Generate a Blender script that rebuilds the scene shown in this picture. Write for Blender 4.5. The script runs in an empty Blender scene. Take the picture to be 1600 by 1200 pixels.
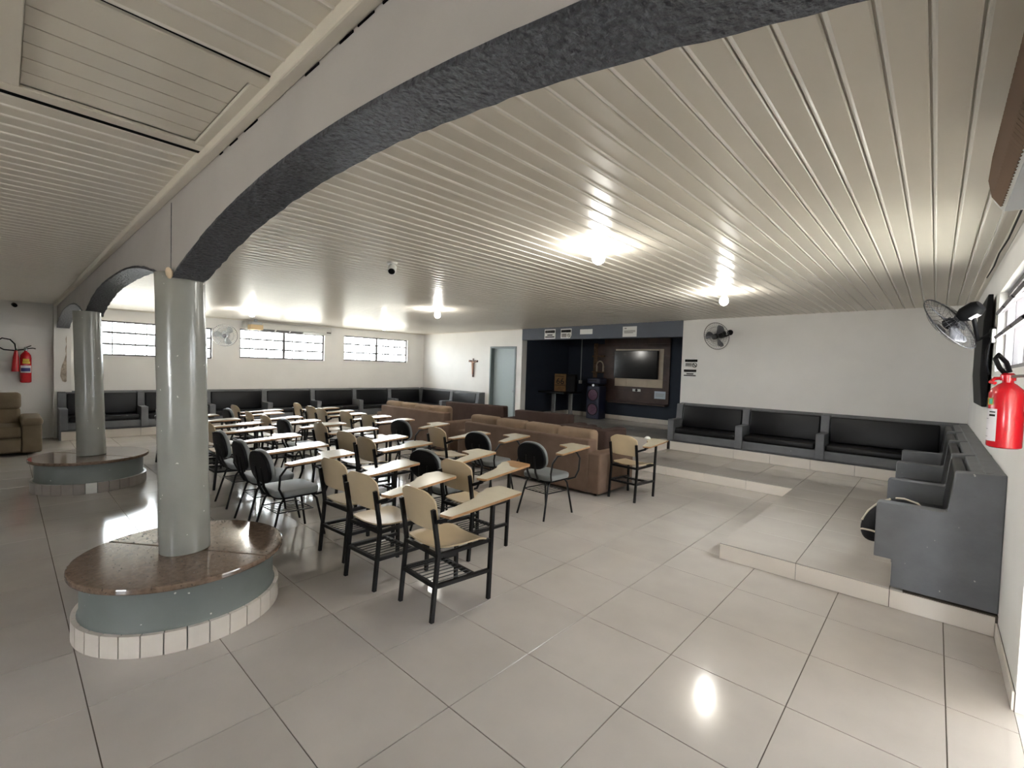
import bpy, bmesh, math, random
from mathutils import Matrix, Vector
random.seed(7)
C = bpy.context.scene.collection
SC = bpy.context.scene
PI = math.pi

# ------------------------------------------------------------------ camera
cam_d = bpy.data.cameras.new('camera'); cam = bpy.data.objects.new('camera', cam_d); C.objects.link(cam)
cam_d.sensor_width = 36.0; cam_d.lens = 726.05 / 1600 * 36; cam_d.clip_start = 0.02; cam_d.clip_end = 300
R_ = Vector((0.73821551, 0.67376158, 0.03291196)); U_ = Vector((-0.04720869, 0.0029314, 0.99888075)); F_ = Vector((-0.67291099, 0.73894299, -0.03397141))
CP = Vector((2.884, -0.2679, 1.6652))
M = Matrix.Identity(4)
for i in range(3):
    M[i][0] = R_[i]; M[i][1] = U_[i]; M[i][2] = -F_[i]; M[i][3] = CP[i]
cam.matrix_world = M
SC.camera = cam

# ------------------------------------------------------------------ world, exposure
W = bpy.data.worlds.new('sky'); SC.world = W; W.use_nodes = True
bg = W.node_tree.nodes['Background']; bg.inputs[0].default_value = (0.93, 0.965, 1.0, 1); bg.inputs[1].default_value = 20.0
SC.view_settings.view_transform = 'Standard'; SC.view_settings.look = 'None'
SC.view_settings.exposure = 0.98; SC.view_settings.gamma = 1.0; SC.view_settings.use_curve_mapping = False
BULB = 150.0

# ------------------------------------------------------------------ materials
def lin(c):
    return tuple(((v / 255) / 12.92 if v / 255 <= 0.04045 else ((v / 255 + 0.055) / 1.055) ** 2.4) for v in c)
MATS = {}
def mat(name, rgb, rough=0.6, spec=0.5, metal=0.0, noise=0.0, nscale=8.0, bump=0.0, bscale=60.0, rand=0.0, emit=0.0, coat=0.0, speck=None, ndetail=4.0):
    m = bpy.data.materials.new(name); m.use_nodes = True
    nt = m.node_tree; b = nt.nodes['Principled BSDF']
    col = lin(rgb)
    b.inputs['Base Color'].default_value = (*col, 1); b.inputs['Roughness'].default_value = rough
    b.inputs['Specular IOR Level'].default_value = spec; b.inputs['Metallic'].default_value = metal
    if coat: b.inputs['Coat Weight'].default_value = coat; b.inputs['Coat Roughness'].default_value = 0.1
    if emit:
        b.inputs['Emission Color'].default_value = (*col, 1); b.inputs['Emission Strength'].default_value = emit
    tc = None
    def obj_coord():
        nonlocal tc
        if tc is None:
            tc = nt.nodes.new('ShaderNodeNewGeometry')
        return tc.outputs['Position']
    src = None
    if noise:
        n = nt.nodes.new('ShaderNodeTexNoise'); n.inputs['Scale'].default_value = nscale; n.inputs['Detail'].default_value = ndetail
        nt.links.new(obj_coord(), n.inputs['Vector'])
        r = nt.nodes.new('ShaderNodeValToRGB')
        r.color_ramp.elements[0].position = 0.3; r.color_ramp.elements[1].position = 0.7
        r.color_ramp.elements[0].color = (*[v * (1 - noise) for v in col], 1); r.color_ramp.elements[1].color = (*[min(1, v * (1 + noise)) for v in col], 1)
        nt.links.new(n.outputs['Fac'], r.inputs[0]); src = r.outputs[0]
    if speck:
        scol, sth, ssc = speck
        n = nt.nodes.new('ShaderNodeTexNoise'); n.inputs['Scale'].default_value = ssc; n.inputs['Detail'].default_value = 2.0
        nt.links.new(obj_coord(), n.inputs['Vector'])
        r = nt.nodes.new('ShaderNodeValToRGB'); r.color_ramp.elements[0].position = sth; r.color_ramp.elements[1].position = sth + 0.03
        r.color_ramp.elements[0].color = (0, 0, 0, 1); r.color_ramp.elements[1].color = (1, 1, 1, 1)
        nt.links.new(n.outputs['Fac'], r.inputs[0])
        mx = nt.nodes.new('ShaderNodeMix'); mx.data_type = 'RGBA'
        nt.links.new(r.outputs[0], mx.inputs[0])
        if src: nt.links.new(src, mx.inputs[6])
        else: mx.inputs[6].default_value = (*col, 1)
        mx.inputs[7].default_value = (*lin(scol), 1); src = mx.outputs[2]
    if rand:
        oi = nt.nodes.new('ShaderNodeObjectInfo')
        mr = nt.nodes.new('ShaderNodeMapRange'); mr.inputs[3].default_value = 1 - rand; mr.inputs[4].default_value = 1 + rand
        nt.links.new(oi.outputs['Random'], mr.inputs[0])
        mx = nt.nodes.new('ShaderNodeMix'); mx.data_type = 'RGBA'; mx.blend_type = 'MULTIPLY'; mx.inputs[0].default_value = 1
        if src: nt.links.new(src, mx.inputs[6])
        else: mx.inputs[6].default_value = (*col, 1)
        nt.links.new(mr.outputs[0], mx.inputs[7]); src = mx.outputs[2]
    if src: nt.links.new(src, b.inputs['Base Color'])
    if bump:
        n = nt.nodes.new('ShaderNodeTexNoise'); n.inputs['Scale'].default_value = bscale; n.inputs['Detail'].default_value = 5
        nt.links.new(obj_coord(), n.inputs['Vector'])
        bp = nt.nodes.new('ShaderNodeBump'); bp.inputs['Strength'].default_value = bump; bp.inputs['Distance'].default_value = 0.06 if name == 'soffit' else 0.02
        nt.links.new(n.outputs['Fac'], bp.inputs['Height']); nt.links.new(bp.outputs[0], b.inputs['Normal'])
    MATS[name] = m
    return m

mat('wall', (226, 224, 221), 0.75, 0.3, noise=0.04, nscale=1.5, bump=0.05, bscale=40)
mat('wall_damage', (172, 160, 146), 0.95, 0.1, noise=0.35, nscale=14, bump=0.8, bscale=30)
mat('tile', (182, 176, 170), 0.12, 0.5, noise=0.06, nscale=2.2, rand=0.03, bump=0.015, bscale=3)
mat('grout', (92, 84, 76), 0.9, 0.2)
mat('shaded_tile', (156, 148, 142), 0.35, 0.45, noise=0.08, nscale=5, rand=0.05)  # riser tile greyed: shade on the farther column's foot put into the colour
mat('riser', (222, 214, 205), 0.3, 0.5, noise=0.03, nscale=3, rand=0.03)
mat('pvc', (216, 209, 196), 0.32, 0.5, noise=0.03, nscale=1.2, rand=0.025)
mat('pvc_bead_highlight', (236, 232, 224), 0.25, 0.5)  # same PVC, lightened: the highlight along each board joint is in the colour
mat('pvc_back', (190, 183, 170), 0.5, 0.4)
mat('dark_gap', (12, 12, 12), 0.9, 0.1)
mat('beam', (180, 176, 173), 0.6, 0.3, noise=0.05, nscale=3)
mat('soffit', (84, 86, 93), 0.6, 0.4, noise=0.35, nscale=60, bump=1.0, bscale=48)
mat('column', (146, 146, 140), 0.2, 0.5, noise=0.08, nscale=3, bump=0.12, bscale=9, speck=((225, 222, 214), 0.735, 26))
mat('drum', (114, 120, 118), 0.45, 0.4, noise=0.06, nscale=5, bump=0.05, bscale=20, speck=((215, 214, 206), 0.75, 30))
mat('granite', (112, 94, 80), 0.08, 0.5, noise=0.28, nscale=34, speck=((72, 60, 52), 0.64, 70))
mat('bench', (102, 104, 108), 0.5, 0.4, noise=0.10, nscale=6, bump=0.12, bscale=35, speck=((176, 174, 170), 0.76, 24))
mat('vinyl', (15, 15, 18), 0.4, 0.3, noise=0.15, nscale=5, bump=0.08, bscale=14)
mat('laminate', (190, 171, 140), 0.3, 0.5, noise=0.05, nscale=6, rand=0.06)
mat('desk_laminate', (200, 191, 170), 0.22, 0.5, noise=0.04, nscale=6, rand=0.06)
mat('desk_edge', (160, 122, 84), 0.5, 0.4, noise=0.2, nscale=12)
mat('worn_wood', (150, 112, 72), 0.5, 0.4, noise=0.2, nscale=10)
mat('black_metal', (13, 13, 15), 0.4, 0.3)
mat('black_plastic', (11, 11, 14), 0.55, 0.18)
mat('grey_vinyl', (124, 127, 128), 0.45, 0.4, noise=0.06, nscale=6)
mat('sofa_tan', (112, 92, 79), 0.9, 0.2, noise=0.12, nscale=5, bump=0.25, bscale=90)
mat('sofa_tan_light', (138, 117, 97), 0.9, 0.2, noise=0.1, nscale=6, bump=0.25, bscale=90)
mat('sofa_dark', (70, 55, 50), 0.9, 0.2, noise=0.12, nscale=5, bump=0.25, bscale=90)
mat('recliner', (112, 99, 80), 0.85, 0.25, noise=0.1, nscale=5, bump=0.2, bscale=70)
mat('navy', (44, 51, 63), 0.7, 0.3, noise=0.05, nscale=3)
mat('slate', (92, 97, 107), 0.7, 0.3, noise=0.04, nscale=3)
mat('panel_wood', (72, 54, 48), 0.45, 0.4, noise=0.25, nscale=4, rand=0.05)
mat('cream_panel', (196, 182, 160), 0.4, 0.4, noise=0.08, nscale=6)
mat('screen', (8, 9, 11), 0.12, 0.5)
mat('speaker_body', (30, 36, 62), 0.4, 0.5)
mat('speaker_cone', (98, 68, 90), 0.5, 0.4, noise=0.2, nscale=25)
mat('chrome', (180, 182, 186), 0.25, 0.5, metal=0.8)
mat('rustic', (100, 80, 62), 0.8, 0.2, noise=0.45, nscale=10)
mat('gold_sign', (120, 90, 54), 0.6, 0.3, noise=0.2, nscale=14)
mat('door_grey', (158, 170, 172), 0.45, 0.4)
mat('door_frame', (118, 128, 130), 0.5, 0.4)
mat('ac_plastic', (204, 203, 199), 0.45, 0.4)
mat('white_plastic', (226, 226, 222), 0.4, 0.5)
mat('grey_plastic', (176, 180, 182), 0.4, 0.5)
mat('vent_brown', (120, 98, 80), 0.6, 0.3)
mat('vent_dark', (58, 54, 52), 0.6, 0.3)
mat('cardboard', (212, 186, 146), 0.8, 0.2)
mat('paper', (224, 224, 222), 0.8, 0.2)
mat('ink', (40, 38, 38), 0.8, 0.2)
mat('ink_soft', (150, 148, 146), 0.8, 0.2)
mat('paper_blue', (196, 206, 216), 0.8, 0.2)
mat('red', (190, 20, 32), 0.25, 0.5, coat=0.3)
mat('label_white', (222, 218, 222), 0.5, 0.3)
mat('label_blue', (62, 58, 120), 0.5, 0.3)
mat('label_gold', (206, 164, 60), 0.5, 0.3)
mat('label_green', (70, 170, 140), 0.5, 0.3)
mat('steel', (150, 152, 154), 0.3, 0.5, metal=0.9)
mat('wire', (58, 58, 60), 0.4, 0.5)
mat('fan_blade', (92, 92, 96), 0.4, 0.5)
mat('dark_wood', (70, 42, 32), 0.5, 0.4)
mat('figure', (196, 160, 138), 0.6, 0.3)
mat('rope', (214, 206, 190), 0.8, 0.2, bump=0.4, bscale=200)
mat('black_cloth', (20, 20, 24), 0.75, 0.3, noise=0.2, nscale=20, bump=0.4, bscale=25)
mat('win_frame', (92, 88, 90), 0.5, 0.4)
mat('concrete', (222, 214, 200), 0.9, 0.2, noise=0.1, nscale=0.8)
mat('bulb', (255, 252, 244), 0.4, 0.3, emit=BULB)
mat('plaster_chip', (226, 206, 180), 0.9, 0.1, noise=0.1, nscale=20)
def glass():
    m = bpy.data.materials.new('glass'); m.use_nodes = True; nt = m.node_tree
    for n in list(nt.nodes): nt.nodes.remove(n)
    o = nt.nodes.new('ShaderNodeOutputMaterial'); t = nt.nodes.new('ShaderNodeBsdfTransparent'); t.inputs[0].default_value = (0.93, 0.95, 0.95, 1)
    g = nt.nodes.new('ShaderNodeBsdfGlossy'); g.inputs['Roughness'].default_value = 0.1
    x = nt.nodes.new('ShaderNodeMixShader'); x.inputs[0].default_value = 0.07
    nt.links.new(t.outputs[0], x.inputs[1]); nt.links.new(g.outputs[0], x.inputs[2]); nt.links.new(x.outputs[0], o.inputs[0])
    MATS['glass'] = m
glass()

# ------------------------------------------------------------------ mesh building
class MB:
    def __init__(s): s.v = []; s.f = []; s.m = []
    def add(s, vs, fs, mi=0):
        o = len(s.v); s.v += [tuple(v) for v in vs]; s.f += [tuple(i + o for i in f) for f in fs]; s.m += [mi] * len(fs); return s
    def box(s, x0, y0, z0, x1, y1, z1, mi=0):
        if x1 < x0: x0, x1 = x1, x0
        if y1 < y0: y0, y1 = y1, y0
        if z1 < z0: z0, z1 = z1, z0
        vs = [(x0, y0, z0), (x1, y0, z0), (x1, y1, z0), (x0, y1, z0), (x0, y0, z1), (x1, y0, z1), (x1, y1, z1), (x0, y1, z1)]
        return s.add(vs, [(0, 3, 2, 1), (4, 5, 6, 7), (0, 1, 5, 4), (1, 2, 6, 5), (2, 3, 7, 6), (3, 0, 4, 7)], mi)
    def prism(s, poly, axis, a, b, mi=0, side=None):
        # poly is counter-clockwise seen from +axis; coordinates: axis z -> (x,y); y -> (x,z); x -> (y,z)
        n = len(poly)
        def P(u, w, t): return (u, w, t) if axis == 'z' else ((u, t, w) if axis == 'y' else (t, u, w))
        vs = [P(u, w, a) for u, w in poly] + [P(u, w, b) for u, w in poly]
        s.add(vs, [tuple(range(n - 1, -1, -1)), tuple(range(n, 2 * n))], mi)
        o = len(s.v) - 2 * n
        for i in range(n):
            j = (i + 1) % n
            s.f.append((o + i, o + j, o + n + j, o + n + i)); s.m.append(mi if side is None else side)
        return s
    def tube(s, pts, r, n=8, closed=False, mi=0, square=False):
        pts = [Vector(p) for p in pts]; k = len(pts); rings = []
        prev = None
        for i, p in enumerate(pts):
            if closed: d = pts[(i + 1) % k] - pts[i - 1]
            else: d = (pts[min(i + 1, k - 1)] - pts[max(i - 1, 0)])
            d.normalize()
            up = Vector((0, 0, 1)) if abs(d.z) < 0.9 else Vector((0, 1, 0))
            a = d.cross(up).normalized(); b = a.cross(d).normalized()
            if prev is not None:
                pa = prev - d * prev.dot(d)
                if pa.length > 1e-4:
                    a = pa.normalized(); b = a.cross(d).normalized()
            prev = a
            rr = r[i] if isinstance(r, (list, tuple)) else r
            ring = []
            for j in range(n):
                t = 2 * PI * j / n + (PI / 4 if square else 0)
                q = rr * (1.4142 if square else 1)
                ring.append(p + a * (q * math.cos(t)) + b * (q * math.sin(t)))
            rings.append(ring)
        o = len(s.v)
        for ring in rings: s.v += [tuple(v) for v in ring]
        m = k if closed else k - 1
        for i in range(m):
            i2 = (i + 1) % k
            for j in range(n):
                j2 = (j + 1) % n
                s.f.append((o + i * n + j, o + i2 * n + j, o + i2 * n + j2, o + i * n + j2)); s.m.append(mi)
        if not closed:
            s.f.append(tuple(o + j for j in range(n))); s.m.append(mi)
            s.f.append(tuple(o + (k - 1) * n + j for j in range(n - 1, -1, -1))); s.m.append(mi)
        return s
    def bar(s, a, b, r): return s.tube([a, b], r, 4, square=True)
    def lathe(s, prof, n=24, c=(0, 0, 0), mi=0, ax=None):
        o = len(s.v); k = len(prof)
        if ax is None: A, B, D = Vector((1, 0, 0)), Vector((0, 1, 0)), Vector((0, 0, 1))
        else:
            D = Vector(ax).normalized(); up = Vector((0, 0, 1)) if abs(D.z) < 0.9 else Vector((1, 0, 0))
            A = up.cross(D).normalized(); B = D.cross(A)
        cc = Vector(c)
        for r, z in prof:
            for j in range(n):
                t = 2 * PI * j / n
                s.v.append(tuple(cc + A * (r * math.cos(t)) + B * (r * math.sin(t)) + D * z))
        for i in range(k - 1):
            for j in range(n):
                j2 = (j + 1) % n
                s.f.append((o + i * n + j, o + i * n + j2, o + (i + 1) * n + j2, o + (i + 1) * n + j)); s.m.append(mi)
        if prof[0][0] > 1e-5: s.f.append(tuple(o + j for j in range(n - 1, -1, -1))); s.m.append(mi)
        if prof[-1][0] > 1e-5: s.f.append(tuple(o + (k - 1) * n + j for j in range(n))); s.m.append(mi)
        return s
    def mesh(s, name, mats, bevel=0.0, seg=2, smooth=False, fixn=True):
        me = bpy.data.meshes.new(name); me.from_pydata(s.v, [], s.f)
        for m in (mats if isinstance(mats, (list, tuple)) else [mats]): me.materials.append(MATS[m])
        for i, p in enumerate(me.polygons): p.material_index = s.m[i]
        bm = bmesh.new(); bm.from_mesh(me)
        bmesh.ops.remove_doubles(bm, verts=bm.verts, dist=1e-5)
        if fixn: bmesh.ops.recalc_face_normals(bm, faces=bm.faces)
        if bevel:
            es = [e for e in bm.edges if len(e.link_faces) == 2 and e.calc_face_angle(0) > 0.5]
            bmesh.ops.bevel(bm, geom=es, offset=bevel, segments=seg, profile=0.5, affect='EDGES', clamp_overlap=True)
        bm.to_mesh(me); bm.free()
        if smooth:
            for p in me.polygons: p.use_smooth = True
            me.set_sharp_from_angle(angle=math.radians(40))
        me.update()
        return me
    def build(s, name, mats, parent=None, **k):
        return link(name, s.mesh(name, mats, **k), parent)
def link(name, me, parent=None, loc=(0, 0, 0), rot=(0, 0, 0)):
    o = bpy.data.objects.new(name, me); C.objects.link(o); o.location = loc; o.rotation_euler = rot
    if parent: o.parent = parent
    return o
def tag(o, label, cat, group=None):
    o['label'] = label; o['category'] = cat
    if group: o['group'] = group
    return o
def thing(name, label, cat, loc=(0, 0, 0), rotz=0.0, group=None):
    o = bpy.data.objects.new(name, None); C.objects.link(o); o.location = loc; o.rotation_euler = (0, 0, rotz); o.empty_display_size = 0.1
    return tag(o, label, cat, group)
def struct(name, mb, m, **k):
    o = mb.build(name, m, **k); o['kind'] = 'structure'; return o
def dup(root, loc, rotz, label, group):
    r = root.copy(); C.objects.link(r); r.location = loc; r.rotation_euler = (0, 0, rotz); r['label'] = label; r['group'] = group
    for ch in list(root.children):
        c = ch.copy(); C.objects.link(c); c.parent = r
        for g in list(ch.children):
            d = g.copy(); C.objects.link(d); d.parent = c
    return r
def B(x0, y0, z0, x1, y1, z1): return MB().box(x0, y0, z0, x1, y1, z1)
def wall_holes(axis, a, b, u0, u1, z0, z1, holes):
    """slab between a and b on the given axis with rectangular openings (u0,u1,z0,z1)"""
    mb = MB(); us = sorted({u0, u1, *[h[0] for h in holes], *[h[1] for h in holes]}); zs = sorted({z0, z1, *[h[2] for h in holes], *[h[3] for h in holes]})
    def solid(i, j):
        if i < 0 or j < 0 or i >= len(us) - 1 or j >= len(zs) - 1: return False
        uc = (us[i] + us[i + 1]) / 2; zc_ = (zs[j] + zs[j + 1]) / 2
        return not any(h[0] < uc < h[1] and h[2] < zc_ < h[3] for h in holes)
    def P(u, z, t): return (t, u, z) if axis == 'x' else (u, t, z)
    for i in range(len(us) - 1):
        for j in range(len(zs) - 1):
            if not solid(i, j): continue
            p, q, c, d = us[i], us[i + 1], zs[j], zs[j + 1]
            mb.add([P(p, c, a), P(q, c, a), P(q, d, a), P(p, d, a)], [(0, 1, 2, 3)]); mb.add([P(p, c, b), P(q, c, b), P(q, d, b), P(p, d, b)], [(3, 2, 1, 0)])
            if not solid(i - 1, j): mb.add([P(p, c, a), P(p, d, a), P(p, d, b), P(p, c, b)], [(0, 1, 2, 3)])
            if not solid(i + 1, j): mb.add([P(q, c, a), P(q, d, a), P(q, d, b), P(q, c, b)], [(3, 2, 1, 0)])
            if not solid(i, j - 1): mb.add([P(p, c, a), P(q, c, a), P(q, c, b), P(p, c, b)], [(3, 2, 1, 0)])
            if not solid(i, j + 1): mb.add([P(p, d, a), P(q, d, a), P(q, d, b), P(p, d, b)], [(0, 1, 2, 3)])
    return mb
ORD = ['first', 'second', 'third', 'fourth', 'fifth', 'sixth', 'seventh', 'eighth', 'ninth', 'tenth', 'eleventh']

# ------------------------------------------------------------------ the room
XL, XR, YB, YN = -9.9, 3.26, 9.3, -4.2
def zc(x, y): return 2.785 + 0.008 * x + 0.009 * (y - 9.3)
PL_X, PL_Y, PL_Y2, PL_Z, PL_XE = 1.505, 4.12, 7.05, 0.145, -1.05      # raised platform
ST_Y, ST_Z, AX0, AX1, AY = 8.75, 0.31, -5.5, -1.055, 11.5              # alcove stage

fl = struct('floor', B(XL - .2, YN - .2, -.12, XR + .2, YB + .2, -.005), 'grout')
def px(p):
    d = Vector(p) - CP; w = d.dot(F_)
    if w <= 0.05: return None
    return (800 + 726.05 * d.dot(R_) / w, 600 - 726.05 * d.dot(U_) / w, w)
tile_me = {}
def tile_mesh(w, h, m='tile', t=.012):
    k = (round(w, 3), round(h, 3), m)
    if k not in tile_me:
        tile_me[k] = B(.0022, .0022, -t, w - .0022, h - .0022, 0).mesh('tile', m, bevel=.0012, seg=1)
    return tile_me[k]
cells = []
nx0, nx1 = math.floor(XL / .6), math.floor(XR / .6); ny0, ny1 = math.floor(YN / .6), math.floor(YB / .6)
for i in range(nx0, nx1 + 1):
    for j in range(ny0, ny1 + 1):
        x0, x1 = max(i * .6, XL), min(i * .6 + .6, XR); y0, y1 = max(j * .6, YN), min(j * .6 + .6, YB)
        if x1 - x0 < .03 or y1 - y0 < .03: continue
        if x0 >= PL_X and y0 >= PL_Y: continue
        if y0 >= PL_Y2 and x0 >= PL_XE: continue
        if y0 >= ST_Y and x0 >= AX0: continue
        q = px(((x0 + x1) / 2, (y0 + y1) / 2, 0)); vis = 0
        if q and -250 < q[0] < 1850 and q[1] < 1500: vis = 1 / q[2] ** 2
        cells.append((vis, x0, y0, x1 - x0, y1 - y0))
cells.sort(reverse=True)
for v, x0, y0, w, h in cells[:290]:
    link('floor_tile', tile_mesh(w, h), fl, (x0, y0, 0))
mb = MB()
for v, x0, y0, w, h in cells[290:]: mb.box(x0 + .0022, y0 + .0022, -.012, x0 + w - .0022, y0 + h - .0022, 0)
o = mb.build('floor_tiling', 'tile', fl); o['kind'] = 'stuff'

# platform (L-shaped step) and alcove stage, tiled
plat = struct('floor_platform', MB().prism([(PL_X + .012, PL_Y + .012), (XR, PL_Y + .012), (XR, YB), (PL_XE + .012, YB), (PL_XE + .012, PL_Y2 + .012), (PL_X + .012, PL_Y2 + .012)], 'z', -.004, PL_Z - .008), 'grout')
def top_tiles(parent, x0, x1, y0, y1, z, ox=0.0, oy=0.0, name='platform_tile', m='tile'):
    for i in range(math.floor((x0 - ox) / .6), math.floor((x1 - ox) / .6) + 1):
        for j in range(math.floor((y0 - oy) / .6), math.floor((y1 - oy) / .6) + 1):
            a, b = max(x0, ox + i * .6), min(x1, ox + i * .6 + .6); c, d = max(y0, oy + j * .6), min(y1, oy + j * .6 + .6)
            if b - a > .02 and d - c > .02: link(name, tile_mesh(b - a, d - c, m), parent, (a, c, z))
top_tiles(plat, PL_X, 2.78, PL_Y, 8.78, PL_Z, 1.505, 4.12)
top_tiles(plat, PL_XE, PL_X, PL_Y2, 8.78, PL_Z, 1.505, 4.12)
def riser(parent, axis, const, u0, u1, z0, z1, ou, name='riser_tile', m='riser', t=.012, step=.6, sgn=-1):
    i = math.floor((u0 - ou) / step)
    while ou + i * step < u1:
        a, b = max(u0, ou + i * step), min(u1, ou + i * step + step); i += 1
        if b - a < .02: continue
        if axis == 'y': B(a + .002, const, z0 + .002, b - .002, const - sgn * t, z1 - .001).build(name, m, parent, bevel=.0012, seg=1)
        else: B(const, a + .002, z0 + .002, const - sgn * t, b - .002, z1 - .001).build(name, m, parent, bevel=.0012, seg=1)
riser(plat, 'y', PL_Y, PL_X, XR - .012, 0, PL_Z - .012, 1.505)
riser(plat, 'x', PL_X, PL_Y + .012, PL_Y2, 0, PL_Z - .012, 4.12)
riser(plat, 'y', PL_Y2, PL_XE, PL_X, 0, PL_Z - .012, 1.505)
riser(plat, 'x', PL_XE, PL_Y2 + .012, ST_Y, 0, PL_Z - .012, 7.05)

stage = struct('floor_stage', B(AX0 + .002, ST_Y + .012, -.004, AX1 - .002, AY, ST_Z - .012), 'grout')
top_tiles(stage, AX0, AX1, ST_Y, AY, ST_Z, AX0, ST_Y, 'stage_tile')
riser(stage, 'y', ST_Y, AX0, AX1, 0, ST_Z - .012, AX0)

# walls
WIN = [(1.07, 3.11, 1.655, 2.385), (3.70, 5.86, 1.70, 2.425), (6.45, 8.65, 1.735, 2.46)]
struct('wall_left', wall_holes('x', XL, XL - .2, YN - .2, YB + .2, -.1, 2.95, [(a, b, c, d) for a, b, c, d in WIN]), 'wall')
DOOR = (-6.72, -5.70, 0, 2.27)
struct('wall_back', wall_holes('y', YB, YB + .2, XL, XR, -.1, 2.95, [DOOR, (AX0, AX1, -.1, 2.95)]), 'wall')
WINR = (3.72, 5.57, 1.775, 2.46)
DOORR = (2.3, 3.2, 0, 2.1)  # doorway beyond the jamb; its unseen extent is shaped to control the daylight
struct('wall_right', wall_holes('x', XR, XR + .2, YN - .2, YB + .2, -.1, 2.95, [WINR, DOORR]), 'wall')
NEARH = [(.6, 1.7, 1.2, 2.0)]  # added opening behind the camera, sized for the daylight it lets in
struct('wall_near', wall_holes('y', YN, YN - .2, XL, XR, -.1, 2.95, NEARH), 'wall')
lint = struct('trim_1', B(AX0, YB - .012, 2.44, AX1, YB + .2, 2.95), 'slate')
struct('wall_alcove_left', B(AX0 - .15, YB + .2, -.1, AX0, AY + .15, 2.95), 'navy')
struct('wall_alcove_back', B(AX0, AY, -.1, AX1 + .15, AY + .15, 2.95), 'navy')
struct('wall_alcove_right', B(AX1, YB + .2, -.1, AX1 + .15, AY, 2.95), 'navy')
struct('ceiling_alcove', B(AX0 - .15, YB + .2, 2.95, AX1 + .15, AY + .15, 3.0), 'navy')
bb = struct('baseboard_alcove', B(AX0, AY - .012, ST_Z + .001, AX1, AY, ST_Z + .125), 'grout')
riser(bb, 'y', AY - .022, AX0 + .012, AX1, ST_Z + .001, ST_Z + .125, AX0, 'baseboard_tile', 'riser', .012)
riser(bb, 'x', AX0 + .012, YB + .2, AY - .024, ST_Z + .001, ST_Z + .125, YB + .2, 'baseboard_tile', 'riser', .012, sgn=1)
bb = struct('baseboard_right', B(XR - .004, 3.2, 0, XR, PL_Y, .095), 'grout')
riser(bb, 'x', XR - .014, 3.2, PL_Y - .002, .001, .1, 3.2, 'baseboard_tile', 'riser', .01)
struct('ceiling_sky_blocker', B(XR + .2, -2.5, 2.35, 5.4, 3.6, 2.45), 'wall')  # added unseen roof, cuts the sky light entering the right doorway
struct('wall_sky_blocker', B(5.4, -2.5, -.13, 5.55, 3.6, 2.35), 'wall')  # added unseen wall, closes the sky off from the doorway
struct('wall_sky_blocker_end', B(XR + .2, 3.6, -.13, 5.4, 3.68, 1.75), 'wall')  # added unseen end wall, height tuned to trim the doorway's daylight
struct('ground', B(-60, -60, -.4, 60, 60, -.13), 'concrete')

# pilaster at the left wall with broken plaster
pil = struct('trim_2', B(XL, .40, 0, XL + .14, .66, 2.75), 'wall', bevel=.01)
dm = MB()
edge = [(.66, 2.02), (.645, 1.95), (.655, 1.85), (.64, 1.75), (.65, 1.66), (.63, 1.55), (.60, 1.45), (.58, 1.36), (.57, 1.22), (.60, 1.12), (.64, 1.10), (.66, 1.12)]
dm.prism([(a - .075, b) for a, b in edge], 'x', XL + .1402, XL + .1445)
dm.build('broken_plaster', 'wall_damage', pil)

# ceiling: backing slab and individual boards
def slab(x0, y0, x1, y1, up, th=.04):
    vs = [(x, y, zc(x, y) + up) for x, y in ((x0, y0), (x1, y0), (x1, y1), (x0, y1))] + [(x, y, zc(x, y) + up + th) for x, y in ((x0, y0), (x1, y0), (x1, y1), (x0, y1))]
    return MB().add(vs, [(0, 3, 2, 1), (4, 5, 6, 7), (0, 1, 5, 4), (1, 2, 6, 5), (2, 3, 7, 6), (3, 0, 4, 7)])
ceil = struct('ceiling', slab(XL - .2, YN - .2, XR + .2, YB + .2, .014), 'pvc_back')
BP = .12
def board_mesh(L):
    w = BP
    sec = [(.004, .014), (.004, .003), (.007, -.0045), (.013, -.0045), (.019, 0), (w - .009, 0), (w - .004, .004), (w - .004, .014)]
    mb = MB().prism([(a, b) for a, b in sec], 'y', 0, L)
    for k in (1, 2, 3): mb.m[2 + k] = 1
    return mb.mesh('ceiling_board', ['pvc', 'pvc_bead_highlight'])
BY0, BY1 = .45, .62                                                   # the arcade beam between two ceiling fields
nb = int((XR - XL) / BP) + 1
HX0, HX1, HY0, HY1 = .12, 1.016, -.31, .40
bm_far = board_mesh(YB - BY1); bm_near = board_mesh(BY0 - YN); bm_cut = board_mesh(HY0 - YN)
rx = math.atan(.009)
for i in range(nb):
    x = XL + i * BP
    w = min(BP, XR - x)
    if w < .03: continue
    if w < BP - .001: x = XR - BP
    link('ceiling_board', bm_far, ceil, (x, BY1, zc(x + .06, BY1)), (rx, 0, 0))
    if True:
        short = HX0 - .07 < x + BP / 2 < HX1 - .01
        link('ceiling_board', bm_cut if short else bm_near, ceil, (x, YN, zc(x + .06, YN)), (rx, 0, 0))
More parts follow.
